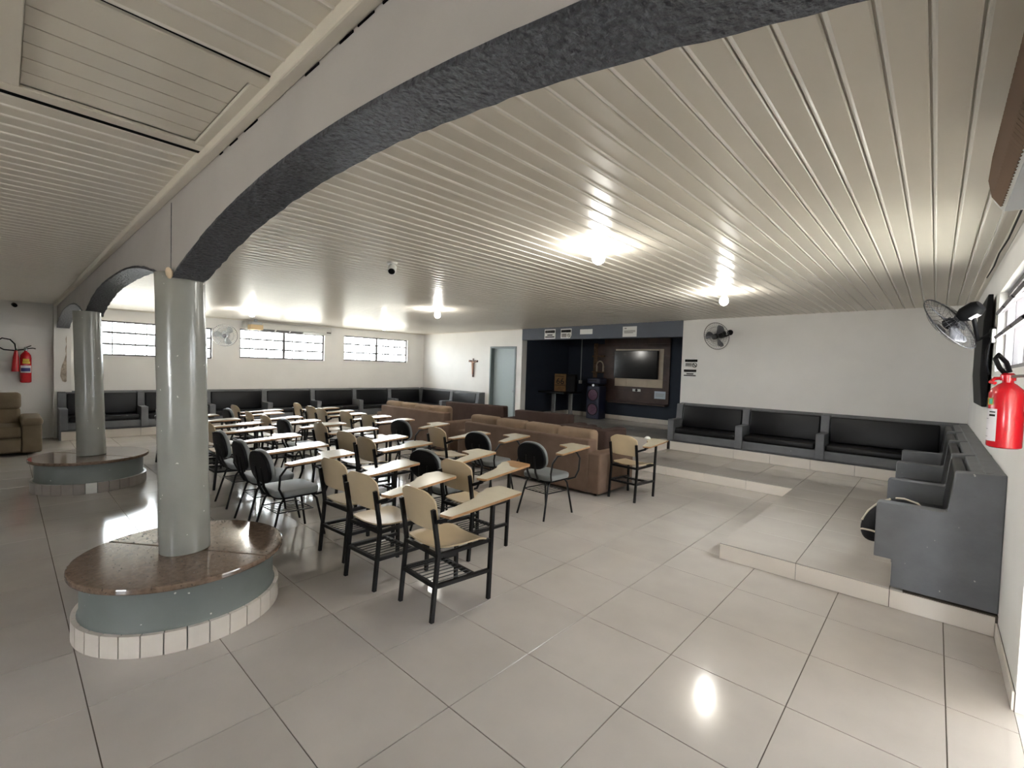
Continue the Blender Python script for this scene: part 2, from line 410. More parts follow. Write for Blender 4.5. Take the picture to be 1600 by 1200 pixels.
# hatch in the near field
hz = zc(.57, 0)
hatch = thing('ceiling_hatch', 'rectangular ceiling hatch with flat frame and a black gap, beside the arch beam', 'hatch', (.57, 0, hz))
for nm, b in (('frame_strip', (HX0 - .57, HY0, -.012, HX0 - .57 + .075, HY1 + .05, .004)), ('frame_strip', (HX1 - .57 - .075, HY0, -.012, HX1 - .57, HY1 + .05, .004)),
              ('frame_strip', (HX0 - .57 + .076, HY1 - .04, -.011, HX1 - .57 - .076, HY1 + .05, .004)), ('frame_strip', (HX0 - .57 + .076, HY0, -.011, HX1 - .57 - .076, HY0 + .09, .004))):
    B(*b).build(nm, 'pvc', hatch, bevel=.003, seg=1)
for i in range(6):
    x = HX0 - .57 + .08 + i * .122
    me = MB().prism([(.003, .014), (.003, .004), (.118, .004), (.118, .014)], 'y', HY0 + .092, HY1 - .042).build('hatch_board', 'pvc', hatch).location = (x, 0, .0)
B(HX0 - .57 - .03, HY0, -.0125, HX0 - .57 - .002, HY1 + .05, .01).build('gap', 'dark_gap', hatch)
B(HX0 - .57 - .057, HY0, -.002, HX0 - .57 - .031, HY1 + .05, .01).build('edge_strip', 'pvc', hatch)
B(HX1 - .57 + .002, HY0, .0, HX1 - .57 + .008, HY1 + .05, .01).build('gap', 'dark_gap', hatch)
# cornice strips
def strip(name, x0, y0, x1, y1, h):
    vs = []
    for x, y in ((x0, y0), (x1, y0), (x1, y1), (x0, y1)): vs.append((x, y, zc(x, y) - h))
    for x, y in ((x0, y0), (x1, y0), (x1, y1), (x0, y1)): vs.append((x, y, zc(x, y) + .012))
    return struct(name, MB().add(vs, [(0, 3, 2, 1), (4, 5, 6, 7), (0, 1, 5, 4), (1, 2, 6, 5), (2, 3, 7, 6), (3, 0, 4, 7)]), 'pvc', bevel=.008, seg=2)
strip('trim_3', XL, BY0 - .05, XR, BY0, .05)
strip('trim_4', XR - .04, BY1, XR, YB, .035)
strip('trim_5', XL, BY1, XL + .04, YB, .03)
strip('trim_6', XL + .04, YB - .03, AX0, YB, .02)

# arcade: beam with three arches
def zbot(x):
    for c, h, pk, z0, e in ((1.25, 1.87, .25, 2.17, 2.0), (-3.03, 2.17, .24, 2.18, 2.6), (-7.5, 2.2, .25, 2.18, 2.6)):
        u = abs(x - c) / h
        if u < 1: return z0 + pk * (1 - u ** e)
    return 2.17
xs = []
x = XL
while x < XR: xs.append(x); x += .07
xs.append(XR)
vs = []; fs = []
for x in xs: vs += [(x, BY0, zbot(x)), (x, BY1, zbot(x)), (x, BY1, 2.9), (x, BY0, 2.9)]
for i in range(len(xs) - 1):
    a, b = i * 4, i * 4 + 4
    fs += [(a, b, b + 3, a + 3), (a + 1, a + 2, b + 2, b + 1), (a, a + 1, b + 1, b), (a + 3, b + 3, b + 2, a + 2)]
fs += [(0, 3, 2, 1), tuple(len(vs) - 4 + k for k in (0, 1, 2, 3))]
arc = struct('wall_arcade', MB().add(vs, fs), 'beam')
for i, (c, h) in enumerate(((1.25, 1.95), (-3.03, 2.2), (-7.5, 2.25))):
    mb = MB(); vs = []; fs = []; x = max(XL + .01, c - h); xe = min(XR - .01, c + h)
    n = 70
    for k in range(n + 1):
        t = x + (xe - x) * k / n; z = zbot(t); j = random.uniform(-.005, .005); j2 = random.uniform(-.005, .005)
        vs += [(t, BY0 - .006 + j, z - .010), (t, BY1 + .006 + j2, z - .010), (t, BY1 + .006 + j2, z + .006 + j2), (t, BY0 - .006 + j, z + .008 + j)]
    for k in range(n):
        a, b = k * 4, k * 4 + 4
        fs += [(a, b, b + 3, a + 3), (a + 1, a + 2, b + 2, b + 1), (a, a + 1, b + 1, b), (a + 3, b + 3, b + 2, a + 2)]
    fs += [(0, 3, 2, 1), tuple(len(vs) - 4 + k for k in (0, 1, 2, 3))]
    mb.add(vs, fs).build('arch_soffit', 'soffit', arc)
# broken plaster patch where the big arch lands
MB().lathe([(.0, .0), (.03, .005), (.036, .015), (.02, .022), (0, .024)], 9, (-.64, BY0 - .012, 2.185), ax=(.3, -1, -.2)).build('plaster_chip', 'plaster_chip', arc)
B(-.705, BY0 - .003, 2.18, -.70, BY0 + .001, 2.63).build('corner_crack', 'soffit', arc)

for k in range(16):
    x = random.uniform(.2, 2.2); l = random.uniform(.02, .12)
    B(x, BY0 - .004, zc(x, .45) - .0535 - random.uniform(0, .003), x + l, BY0 - .0005, zc(x, .45) - .049).build('plaster_crack', 'dark_gap', arc)
# windows
def window(name, axis, const, u0, u1, z0, z1, inner):
    """two-leaf window: frame, centre mullion, three rows of panes per leaf"""
    s = 1 if inner > 0 else -1
    def bx(a, b, c, d, t0=.05, t1=.10):
        return B(const - s * t0, a, c, const - s * t1, b, d)
    fr = MB()
    for a, b, c, d in ((u0, u1, z0, z0 + .035), (u0, u1, z1 - .035, z1), (u0, u0 + .035, z0 + .035, z1 - .035), (u1 - .035, u1, z0 + .035, z1 - .035)):
        fr.box(const - s * .05, a, c, const - s * .10, b, d)
    w = struct(name, fr, 'win_frame')
    um = (u0 + u1) / 2
    bx(um - .03, um + .03, z0 + .035, z1 - .035).build('mullion', 'win_frame', w)
    for k in (1, 2):
        zz = z0 + (z1 - z0) * k / 3
        for a, b in ((u0 + .035, um - .022), (um + .022, u1 - .035)):
            bx(a, b, zz - .02, zz + .02, .05, .10).build('glazing_bar', 'win_frame', w)
    for lo, hi in ((u0 + .035, um - .022), (um + .022, u1 - .035)):
        for k in range(3):
            za, zb = z0 + (z1 - z0) * k / 3 + (.035 if k == 0 else .011), z0 + (z1 - z0) * (k + 1) / 3 - (.035 if k == 2 else .011)
            for c in range(5):
                a = lo + (hi - lo) * c / 5; b = lo + (hi - lo) * (c + 1) / 5
                if c: bx(a - .009, a + .009, za, zb, .066, .086).build('glazing_bar', 'win_frame', w)
                bx(a + .004, b - .004, za, zb, .074, .078).build('pane', 'glass', w)
    bx(u0 - .02, u1 + .02, z0 - .03, z0, -.02, .05).build('sill', 'wall', w)
    return w
for i, (a, b, c, d) in enumerate(WIN): window('window_%d' % (i + 1), 'x', XL, a, b, c, d, 1)
# right-hand window: tilting sashes standing open
fr = MB(); a, b, c, d = WINR
for q in ((a, b, c, c + .04), (a, b, d - .04, d), (a, a + .04, c + .04, d - .04), (b - .04, b, c + .04, d - .04)): fr.box(XR + .05, q[0], q[2], XR + .11, q[1], q[3])
w4 = struct('window_4', fr, 'win_frame')
for col_ in range(3):
    u0 = a + .04 + col_ * (b - a - .08) / 3; u1 = u0 + (b - a - .08) / 3
    if col_: B(XR + .05, u0 - .015, c + .04, XR + .11, u0 + .015, d - .04).build('mullion', 'win_frame', w4)
    for row in range(3):
        zb = c + .04 + row * (d - c - .08) / 3; zt = zb + (d - c - .08) / 3
        if row < 1:
            B(XR + .077, u0 + .016, zb + .004, XR + .083, u1 - .016, zt - .004).build('pane', 'glass', w4); continue
        mb = MB(); h = zt - zb - .01; L = u1 - u0 - .04
        mb.box(-.012, 0, -h / 2, .012, .025, h / 2); mb.box(-.012, L - .025, -h / 2, .012, L, h / 2)
        mb.box(-.012, 0, -h / 2, .012, L, -h / 2 + .025); mb.box(-.012, 0, h / 2 - .025, .012, L, h / 2)
        s = mb.build('sash', 'win_frame', w4); s.location = (XR + .06, u0 + .02, (zb + zt) / 2); s.rotation_euler = (0, math.radians(55), 0)
        for k in range(1, 6):
            B(-.006, k * L / 6 - .008, -h / 2 + .025, .006, k * L / 6 + .008, h / 2 - .025).build('sash_bar', 'win_frame', s)
        B(-.002, .025, -h / 2 + .025, .002, L - .025, h / 2 - .025).build('pane', 'glass', s)

# door in the back wall
x0, x1, z0, z1 = DOOR
mb = MB(); mb.box(x0, YB - .02, 0, x0 + .05, YB + .2, z1); mb.box(x1 - .05, YB - .02, 0, x1, YB + .2, z1); mb.box(x0 + .05, YB - .02, z1 - .05, x1 - .05, YB + .2, z1)
d1 = struct('door_1', mb, 'door_frame', bevel=.004, seg=1)
lf = B(x0 + .052, YB + .11, .01, x1 - .052, YB + .15, z1 - .052).build('door_leaf', 'door_grey', d1, bevel=.004, seg=1)
MB().lathe([(.012, 0), (.012, .03), (.026, .035), (.028, .055), (.015, .065), (0, .066)], 12, (x1 - .13, YB + .11, 1.02), ax=(0, -1, 0)).build('door_knob', 'steel', lf)

# ------------------------------------------------------------------ columns on round pedestals
def pillar(cx, cy, r, zs, label, topc, white_tile=False):
    t = thing('column', label, 'column', (cx, cy, 0), 0, 'columns of the arcade on round pedestals')
    # tiled foot ring
    n = 32; rt = r + .006
    for i in range(n):
        a0 = 2 * PI * i / n + .006; a1 = 2 * PI * (i + 1) / n - .006; am = (a0 + a1) / 2
        poly = [(rt * math.cos(a0), rt * math.sin(a0)), (rt * math.cos(am), rt * math.sin(am)), (rt * math.cos(a1), rt * math.sin(a1)), ((r - .02) * math.cos(a1), (r - .02) * math.sin(a1)), ((r - .02) * math.cos(a0), (r - .02) * math.sin(a0))]
        MB().prism(poly, 'z', 0.001, .125).build('base_tile', ('white_plastic' if i == n - 1 else 'shaded_tile') if white_tile else 'riser', t)
    MB().lathe([(r - .018, 0), (r - .018, .124), (r - .022, .128), (r - .03, .14), (r - .03, zs - .035)], 64).build('drum', 'drum', t, smooth=True)
    # granite top in two halves, seam to the right of the shaft
    for s0, s1 in ((.62, .62 + PI), (.62 + PI, .62 + 2 * PI)):
        pts = [((r + .03) * math.cos(s0 + .003 + (s1 - s0 - .006) * k / 36), (r + .03) * math.sin(s0 + .003 + (s1 - s0 - .006) * k / 36)) for k in range(37)]
        MB().prism(pts, 'z', zs - .035, zs).build('granite_top', 'granite', t, bevel=.008, seg=2)
    tx, ty = topc[0] - cx, topc[1] - cy; N = 12; H = 2.2 - zs
    pts = [(tx * k / N, ty * k / N, zs + .0005 + H * k / N) for k in range(N + 1)]
    rr = [.142 + .002 * math.sin(k * 1.7 + cx) - .006 * k / N for k in range(N + 1)]
    MB().tube(pts, rr, 36).build('shaft', 'column', t, smooth=True)
    return t
pillar(-.742, .547, .55, .40, 'nearer grey column on a granite-topped round pedestal at the left', (-.785, .515))
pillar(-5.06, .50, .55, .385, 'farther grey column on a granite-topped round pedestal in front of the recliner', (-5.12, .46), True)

# ------------------------------------------------------------------ built-in benches
def bench_profile_panel(th):
    """end or divider panel in local (u = distance from wall, z), extruded along v"""
    return [(0.0, .004), (.555, .004), (.555, .205), (.66, .205), (.66, .60), (.645, .615), (.285, .615), (.27, .63), (.245, .895), (.235, .905), (0, .925)]
class Bench:
    """maps (u from wall, v along wall, z) to world; dirs given as 2-vectors"""
    def __init__(s, parent, o, du, dv, z0): s.p = parent; s.o = Vector((o[0], o[1])); s.du = Vector(du); s.dv = Vector(dv); s.z0 = z0
    def T(s, u, v, z): q = s.o + s.du * u + s.dv * v; return (q.x, q.y, s.z0 + z)
    def obj(s, mb, name, m, **k):
        n = MB(); n.v = [s.T(*p) for p in mb.v]; n.f = mb.f; n.m = mb.m
        n.v = [(a - s.p.location.x, b - s.p.location.y, c - s.p.location.z) for a, b, c in n.v]
        return n.build(name, m, s.p, **k)
    def run(s, v0, v1, dividers, vb=None, ends=(True, True)):
        # plinth tiles, seat slab with front lip, sloping back wall with cap, arm panels
        w0 = v0 + (.03 if ends[0] else 0); w1 = v1 - (.03 if ends[1] else 0); vb = w1 if vb is None else vb
        v = w0
        while v < w1 - .02:
            e = min(w1, v + .6)
            s.obj(B(.545, v + .002, .002, .557, e - .002, .17), 'plinth_tile', 'riser', bevel=.001, seg=1); v = e
        s.obj(B(.002, w0, 0.001, .545, w1, .17), 'plinth_core', 'grout')
        s.obj(B(.002, w0, .1702, .56, w1, .345), 'seat_slab', 'bench', bevel=.008)
        s.obj(B(.5605, w0, .207, .61, w1, .345), 'seat_lip', 'bench', bevel=.012)
        mb = MB().prism([(.002, .3455), (.20, .3455), (.16, .90), (.10, .91), (.10, .923), (.002, .923)], 'y', w0, vb)
        s.obj(mb, 'back_wall', 'bench', bevel=.006)
        for v in dividers:
            s.obj(MB().prism(bench_profile_panel(0), 'y', v - .06, v + .06), 'arm_panel', 'bench', bevel=.012)
    def cushions(s, v0, v1, vb=None):
        vb = v1 if vb is None else vb
        s.obj(B(.20, v0 + .012, .347, .635, v1 - .012, .455), 'seat_cushion', 'vinyl', bevel=.035, seg=4, smooth=True)
        mb = MB().prism([(.215, .46), (.285, .46), (.245, .885), (.175, .885)], 'y', v0 + .012, vb - .012)
        s.obj(mb, 'back_cushion', 'vinyl', bevel=.022, seg=3, smooth=True)
bR = thing('built_in_bench', 'L-shaped grey masonry bench with black vinyl pads on the raised platform', 'bench', (2.6, 8.6, PL_Z))
b = Bench(bR, (0, YB), (0, -1), (1, 0), PL_Z)            # along the back wall, into the corner
dv = [-.95, .31, 1.545]
b.run(-1.02, XR - .003, dv, ends=(True, False))
for i in range(2): b.cushions(dv[i] + .06, dv[i + 1] - .06)
b.cushions(1.605, 2.98)
b = Bench(bR, (XR, 0), (-1, 0), (0, 1), PL_Z)           # along the right wall
dv = [4.20, 5.31, 6.55, 7.75]
b.run(4.14, YB - .612, dv, vb=YB - .21, ends=(True, False))
for i in range(3): b.cushions(dv[i] + .06, dv[i + 1] - .06)
b.cushions(7.81, YB - .65, YB - .31)
bL = thing('built_in_bench', 'long grey masonry bench with black vinyl pads under the three windows', 'bench', (XL + .4, 4.5, 0))
b = Bench(bL, (0, YB), (0, -1), (1, 0), 0)
dv = [-8.12, -6.95]
b.run(XL + .003, -6.89, dv, ends=(False, True))
b.cushions(XL + .31, dv[0] - .06); b.cushions(dv[0] + .06, dv[1] - .06)
b = Bench(bL, (XL, 0), (1, 0), (0, 1), 0)
dv = [.51, 1.73, 2.96, 4.20, 5.44, 6.67, 7.85]
b.run(.45, YB - .612, dv, vb=YB - .21, ends=(True, False))
for i in range(6): b.cushions(dv[i] + .06, dv[i + 1] - .06)
b.cushions(7.91, YB - .65, YB - .31)

# drawstring bag on the bench end seat
bag = thing('drawstring_bag', 'black drawstring bag with white cords on the near bench seat', 'bag', (2.745, 4.44, .575))
mb = MB(); pts = [(.2, .06, .035), (.1, .05, .07), (0, .03, .085), (-.09, .0, .06), (-.15, -.03, -.02), (-.175, -.05, -.12), (-.17, -.06, -.19)]
mb.tube(pts, [.04, .07, .085, .095, .10, .095, .05], 14); bo = mb.build('bag_body', 'black_cloth', bag, smooth=True); bo.modifiers.new('soft', 'SUBSURF').render_levels = 2
MB().tube([(.30, -.05, .04), (.22, -.04, .06), (.15, -.01, .09), (.08, .02, .155), (0, .03, .172), (-.05, .02, .168)], .008, 8).build('cord', 'rope', bag, smooth=True)
MB().tube([(.32, -.07, .04), (.25, -.075, .05), (.17, -.05, .055), (.10, -.06, .075), (.07, -.04, .10)], .007, 8).build('cord', 'rope', bag, smooth=True)
MB().tube([(-.08, .01, .158), (-.15, -.02, .12), (-.21, -.05, .05), (-.245, -.07, -.03)], .008, 8).build('cord', 'rope', bag, smooth=True)
MB().tube([(-.245, -.08, -.10), (-.235, -.11, -.09), (-.18, -.15, -.08), (-.12, -.14, -.09)], .007, 8).build('cord', 'rope', bag, smooth=True)

# ------------------------------------------------------------------ tablet-arm chairs
def plywood_chair():
    t = thing('tablet_arm_chair', 'x', 'chair')
    m = 'black_metal'; r = .0125
    for s in (-1, 1):
        MB().tube([(s * .19, -.25, 0), (s * .19, -.212, .44), (s * .19, -.222, .52), (s * .19, -.262, .74)], r, 4, square=True).build('leg', m, t)
    MB().bar((-.19, .24, 0), (-.19, .235, .432), r).build('leg', m, t)
    MB().bar((.19, .24, 0), (.2, .25, .715), r).build('leg', m, t)
    f = MB()
    for s in (-1, 1):
        f.bar((s * .19, -.213, .43), (s * .19, .237, .43), r); f.bar((s * .19, -.228, .23), (s * .19, .238, .21), r)
    f.bar((-.19, -.213, .43), (.19, -.213, .43), r); f.bar((-.19, .2, .43), (.19, .2, .43), r)
    f.bar((-.19, -.228, .23), (.19, -.228, .23), r); f.bar((-.19, .1, .215), (.19, .1, .215), r)
    fr_ = f.build('frame', m, t)
    w = MB()
    for i in range(8): w.tube([(-.16 + i * .046, -.226, .243), (-.16 + i * .046, .1, .228)], .0035, 5)
    w.build('book_rack', m, fr_)
    # curved seat
    def sheet(nu, nv, fn, th, name, mt):
        mb = MB(); vs = []; fs = []
        for k in (0, 1):
            for i in range(nu + 1):
                for j in range(nv + 1):
                    p, n = fn(i / nu, j / nv); vs.append(tuple(Vector(p) + Vector(n) * (th * (k - .5))))
        Nn = (nu + 1) * (nv + 1); q = lambda i, j, k: k * Nn + i * (nv + 1) + j
        for i in range(nu):
            for j in range(nv):
                fs += [(q(i, j, 0), q(i, j + 1, 0), q(i + 1, j + 1, 0), q(i + 1, j, 0)), (q(i, j, 1), q(i + 1, j, 1), q(i + 1, j + 1, 1), q(i, j + 1, 1))]
        for i in range(nu):
            fs += [(q(i, 0, 0), q(i + 1, 0, 0), q(i + 1, 0, 1), q(i, 0, 1)), (q(i, nv, 0), q(i, nv, 1), q(i + 1, nv, 1), q(i + 1, nv, 0))]
        for j in range(nv):
            fs += [(q(0, j, 0), q(0, j, 1), q(0, j + 1, 1), q(0, j + 1, 0)), (q(nu, j, 0), q(nu, j + 1, 0), q(nu, j + 1, 1), q(nu, j, 1))]
        o = mb.add(vs, fs).build(name, mt, t, smooth=True); return o
    def seat(u, v):
        y = -.215 + .45 * v; ws = .2 - .045 * max(0, (.25 - v) / .25) ** 2 - .03 * max(0, (v - .85) / .15) ** 2
        x = (2 * u - 1) * ws; z = .452 + .012 * abs(2 * u - 1) ** 2 + .015 * (1 - v) ** 3 - .035 * max(0, (v - .75) / .25) ** 2
        return (x, y, z), (0, 0, 1)
    sheet(10, 12, seat, .011, 'seat', 'laminate')
    def back(u, v):
        zz = .585 + .265 * v; e = max(0, (v - .72) / .28); e2 = max(0, (.22 - v) / .22)
        ws = .196 - .04 * e ** 3 - .02 * e2 ** 2
        x = (2 * u - 1) * ws; y = -.218 - (zz - .52) * .19 + .0 + .022 * (1 - (2 * u - 1) ** 2) * -1 + .022
        z = zz - .028 * abs(2 * u - 1) ** 4 * e + .0
        return (x, y, z), (0, 1, .19)
    sheet(10, 10, back, .011, 'backrest', 'laminate')
    # writing tablet
    base = [(.285, -.275), (.300, -.285), (.372, -.268), (.382, -.255), (.262, .475), (.250, .490), (.03, .494), (.012, .480), (.006, .368), (.022, .325), (.052, .285), (.067, .24), (.095, .19), (.14, .135), (.17, .07), (.213, -.064)]
    MB().prism(base, 'z', .728, .746, 0, 1).build('writing_tablet', ['desk_laminate', 'desk_edge'], t)
    g = MB(); g.bar((.2, -.235, .66), (.30, -.22, .70), r); g.bar((.30, -.23, .712), (.16, .43, .712), r); g.bar((.21, .25, .712), (.06, .28, .712), r)
    g.build('tablet_bracket', m, t)
    return t
def upholstered_chair():
    t = thing('tablet_arm_chair', 'x', 'chair'); m = 'black_metal'; r = .011
    for s in (-1, 1):
        MB().tube([(s * .2, -.26, 0), (s * .165, -.16, .36), (s * .155, -.12, .405), (s * .12, -.06, .412)], r, 8).build('leg', m, t, smooth=True)
        MB().tube([(s * .2, .25, 0), (s * .165, .18, .36), (s * .155, .14, .405), (s * .12, .08, .412)], r, 8).build('leg', m, t, smooth=True)
    f = MB(); f.tube([(-.14, -.15, .412), (-.14, .17, .412)], r, 8); f.tube([(.14, -.15, .412), (.14, .17, .412)], r, 8)
    f.tube([(-.14, -.1, .412), (.14, -.1, .412)], r, 8); f.tube([(-.14, .14, .412), (.14, .14, .412)], r, 8)
    fr_ = f.build('frame', m, t, smooth=True)
    w = MB(); 
    for i in range(7): w.tube([(-.16 + i * .053, -.19, .285), (-.16 + i * .053, .14, .275)], .0035, 5)
    w.tube([(-.18, -.19, .285), (.18, -.19, .285)], .005, 6); w.tube([(-.18, .14, .275), (.18, .14, .275)], .005, 6)
    w.tube([(-.178, -.19, .285), (-.178, .14, .275)], .005, 6); w.tube([(.178, -.19, .285), (.178, .14, .275)], .005, 6)
    w.build('book_rack', m, fr_)
    def rr(w_, h_, rad, n=6):
        p = []
        for cx, cy, a in ((w_ - rad, -h_ + rad, -PI / 2), (w_ - rad, h_ - rad, 0), (-w_ + rad, h_ - rad, PI / 2), (-w_ + rad, -h_ + rad, PI)):
            for k in range(n + 1): p.append((cx + rad * math.cos(a + PI / 2 * k / n), cy + rad * math.sin(a + PI / 2 * k / n)))
        return p
    o = MB().prism(rr(.215, .205, .09), 'z', .424, .485).build('seat', 'grey_vinyl', t, bevel=.02, seg=3, smooth=True)
    MB().prism(rr(.207, .197, .085), 'z', .410, .432).build('seat_shell', 'black_plastic', o, bevel=.006, seg=2, smooth=True)
    # back: padded front, black shell behind, wide oval leaning back
    def egg(w_, h_, n=36): return [(w_ * (abs(math.cos(a)) ** .8) * (1 if math.cos(a) >= 0 else -1) * (1 - .06 * math.sin(a)), h_ * (abs(math.sin(a)) ** .8) * (1 if math.sin(a) >= 0 else -1)) for a in [2 * PI * k / n for k in range(n)]]
    for nm, mt, w_, h_, y0, y1, bv in (('back_pad', 'grey_vinyl', .21, .155, .0, .038, .016), ('back_shell', 'black_plastic', .206, .151, -.028, .003, .012)):
        o = MB().prism(egg(w_, h_)[::-1], 'y', y0, y1).build(nm, mt, t, bevel=bv, seg=3, smooth=True); o.location = (0, -.262, .70); o.rotation_euler = (math.radians(10), 0, 0)
    for s in (-1, 1):
        MB().tube([(s * .06, -.14, .41), (s * .06, -.215, .43), (s * .06, -.262, .52), (s * .06, -.285, .70)], .012, 8).build('back_support', m, t, smooth=True)
    base = [(.262, -.165), (.275, -.175), (.345, -.165), (.352, -.15), (.225, .535), (.21, .55), (-.05, .56), (-.065, .545), (-.065, .31), (-.05, .295), (.03, .28), (.10, .25), (.135, .20), (.155, .12), (.19, .02)]
    MB().prism(base, 'z', .738, .756, 0, 1).build('writing_tablet', ['desk_laminate', 'desk_edge'], t)
    MB().tube([(.12, .1, .412), (.19, .17, .405), (.25, .22, .43), (.285, .235, .52), (.3, .23, .66), (.27, .21, .72), (.22, .22, .729), (.12, .33, .729)], .011, 8).build('tablet_post', m, t, smooth=True)
    MB().tube([(.12, -.05, .41), (.2, -.15, .43), (.23, -.2, .52), (.25, -.2, .64), (.28, -.16, .715), (.3, -.08, .729), (.24, .2, .729)], .010, 8).build('tablet_rail', m, t, smooth=True)
    return t
P = plywood_chair(); Uc = upholstered_chair(); used = {}
ROWS = [
    ('row nearest the pillars', 'tablet chairs in the row nearest the pillars', [('P', .37, 1.86, -3), ('P', -.28, 1.80, 3), ('P', -.89, 1.88, 4), ('U', -1.62, 1.58, 2), ('U', -2.26, 1.62, -2), ('U', -3.05, 1.66, 0), ('P', -3.98, 1.77, 2), ('P', -4.60, 1.83, 0), ('P', -5.24, 1.72, -2), ('P', -5.95, 1.62, 2)]),
    ('middle row', 'tablet chairs in the middle row', [('W', -.20, 2.66, 2), ('U', -.76, 2.76, 4), ('P', -1.76, 2.70, 0), ('P', -2.30, 2.74, 5), ('P', -3.20, 2.86, 0), ('U', -3.83, 2.66, 0), ('P', -4.46, 2.62, 1), ('P', -5.07, 2.60, -2), ('U', -5.69, 2.5, 0), ('P', -6.34, 2.78, 2)]),
    ('row nearest the sofas', 'tablet chairs in the row nearest the sofas', [('U', -.40, 3.98, -2), ('U', -1.35, 4.02, 3), ('P', -1.98, 3.88, -3), ('U', -2.93, 3.95, 6), ('P', -3.84, 3.94, 0), ('P', -4.44, 3.88, 1), ('P', -5.06, 3.76, 0), ('P', -5.62, 3.82, 2), ('P', -6.33, 3.88, -2)]),
]
WHAT = {'P': 'beige plywood tablet-arm chair', 'U': 'grey padded tablet-arm chair with black back', 'W': 'plywood chair with half-peeled brown tablet'}
def place(kind, x, y, deg, label, group):
    base = Uc if kind == 'U' else P
    if base not in used:
        used[base] = 1; base.location = (x, y, 0); base.rotation_euler = (0, 0, math.radians(deg)); base['label'] = label; base['group'] = group; return base
    return dup(base, (x, y, 0), math.radians(deg), label, group)
for rn, grp, lst in ROWS:
    for i, (k, x, y, dg) in enumerate(lst):
        c = place(k, x, y, dg, '%s, %s from right, %s' % (WHAT[k], ORD[i], rn), grp)
        if k == 'W':
            worn = [(.262, .475), (.250, .490), (.03, .494), (.012, .480), (.009, .42), (.05, .40), (.10, .36), (.15, .30), (.20, .27), (.255, .27), (.292, .285)]
            MB().prism([(a * .998 + .0003, b_) for a, b_ in worn[::-1]], 'z', .7462, .7476).build('peeled_patch', 'worn_wood', next(q for q in c.children if q.name.startswith('writing_tablet')))
lone = place('P', -.06, 5.41, -2, 'beige plywood tablet-arm chair standing alone beside the sofa end', 'lone chair')
del lone['group']
lit = thing('crumpled_plastic', 'small crumpled clear-white plastic bag on the lone chair tablet', 'litter', (-.02, 5.74, .747))
MB().lathe([(.035, 0), (.045, .01), (.035, .025), (.02, .038), (.0, .042)], 9).build('wrapper', 'white_plastic', lit)

# ------------------------------------------------------------------ sofas
def sofa(name, label, cx, y0, w, rot, body, cush, back_h=.72, cush_top=.85, arm_h=.58, depth=.92, n=4, arm_w=.2, group='fabric sofas facing the alcove', slant=0.0):
    t = thing(name, label, 'sofa', (cx, y0, 0), rot, group)
    B(-w / 2 + .02, .02, .05, w / 2 - .02, depth - .03, .30).build('base', body, t, bevel=.02)
    MB().prism([(0, .03), (.2, .03), (.2 + slant, back_h), (slant, back_h)], 'x', -w / 2 + arm_w * .9, w / 2 - arm_w * .9).build('back', body, t, bevel=.025, seg=3, smooth=True)
    for s in (-1, 1):
        a, b_ = (-w / 2, -w / 2 + arm_w) if s < 0 else (w / 2 - arm_w, w / 2)
        B(a, .005, .03, b_, depth, arm_h).build('arm', body, t, bevel=.035, seg=3, smooth=True)
    iw = (w - 2 * arm_w) / n
    for i in range(n):
        x = -w / 2 + arm_w + i * iw
        B(x + .006, .22, .30, x + iw - .006, depth - .02, .46).build('seat_cushion', cush, t, bevel=.04, seg=3, smooth=True)
        if cush_top: 
            o = B(x + .006, .09, back_h - .28, x + iw - .006, .30, cush_top).build('back_cushion', cush, t, bevel=.06, seg=4, smooth=True)
            o.rotation_euler = (0, random.uniform(-.01, .01), 0)
    for sx in (-1, 1):
        for yy in (.08, depth - .1):
            MB().lathe([(.018, 0), (.025, .055)], 10, (sx * (w / 2 - .1), yy, 0)).build('foot', 'black_plastic', t)
    return t
sofa('sofa', 'light brown four-cushion sofa with its back to the chairs, right one', -1.73, 5.0, 2.84, .0, 'sofa_tan', 'sofa_tan_light', .74, .86, .58)
sofa('sofa', 'light brown four-cushion sofa with its back to the chairs, left one', -5.12, 5.42, 2.4, .05, 'sofa_tan', 'sofa_tan_light', .76, .86, .6)
sofa('sofa', 'dark brown sofa in the second row, in front of the grey door', -4.72, 6.86, 1.95, .2, 'sofa_dark', 'sofa_dark', .84, None, .6, .88, 2, .2, slant=-.05)
sofa('sofa', 'dark brown sofa in the second row, in front of the alcove table', -2.67, 6.72, 1.55, .14, 'sofa_dark', 'sofa_dark', .84, None, .6, .88, 2, .18, slant=-.05)
sofa('armchair', 'dark brown armchair just behind the right light brown sofa', -1.34, 6.05, .95, .03, 'sofa_dark', 'sofa_dark', .76, None, .74, .7, 1, .2)

# recliner at far left
rc = thing('recliner', 'olive brown recliner armchair with its back to the left wall', 'armchair', (-8.45, -.28, 0), 0)
B(-.45, -.40, .04, .50, .34, .28).build('base', 'recliner', rc, bevel=.02)
B(-.3, -.29, .28, .54, .22, .47).build('seat', 'recliner', rc, bevel=.05, seg=4, smooth=True)
B(.5, -.28, .06, .56, .215, .27).build('footrest', 'recliner', rc, bevel=.025, seg=3, smooth=True)
for a, b_ in ((.22, .45), (-.52, -.29)):
    am = B(-.4, a, .04, .56, b_, .50).build('arm', 'recliner', rc, bevel=.03, seg=3, smooth=True)
    B(-.38, a - .015, .47, .585, b_ + .015, .60).build('arm_pad', 'recliner', am, bevel=.055, seg=4, smooth=True)
MB().prism([(-.26, .40), (-.08, .40), (-.22, .72), (-.40, .72)], 'y', -.29, .22).build('backrest', 'recliner', rc, bevel=.05, seg=4, smooth=True)
MB().prism([(-.38, .69), (-.17, .69), (-.28, .97), (-.44, .97)], 'y', -.30, .23).build('head_cushion', 'recliner', rc, bevel=.06, seg=4, smooth=True)

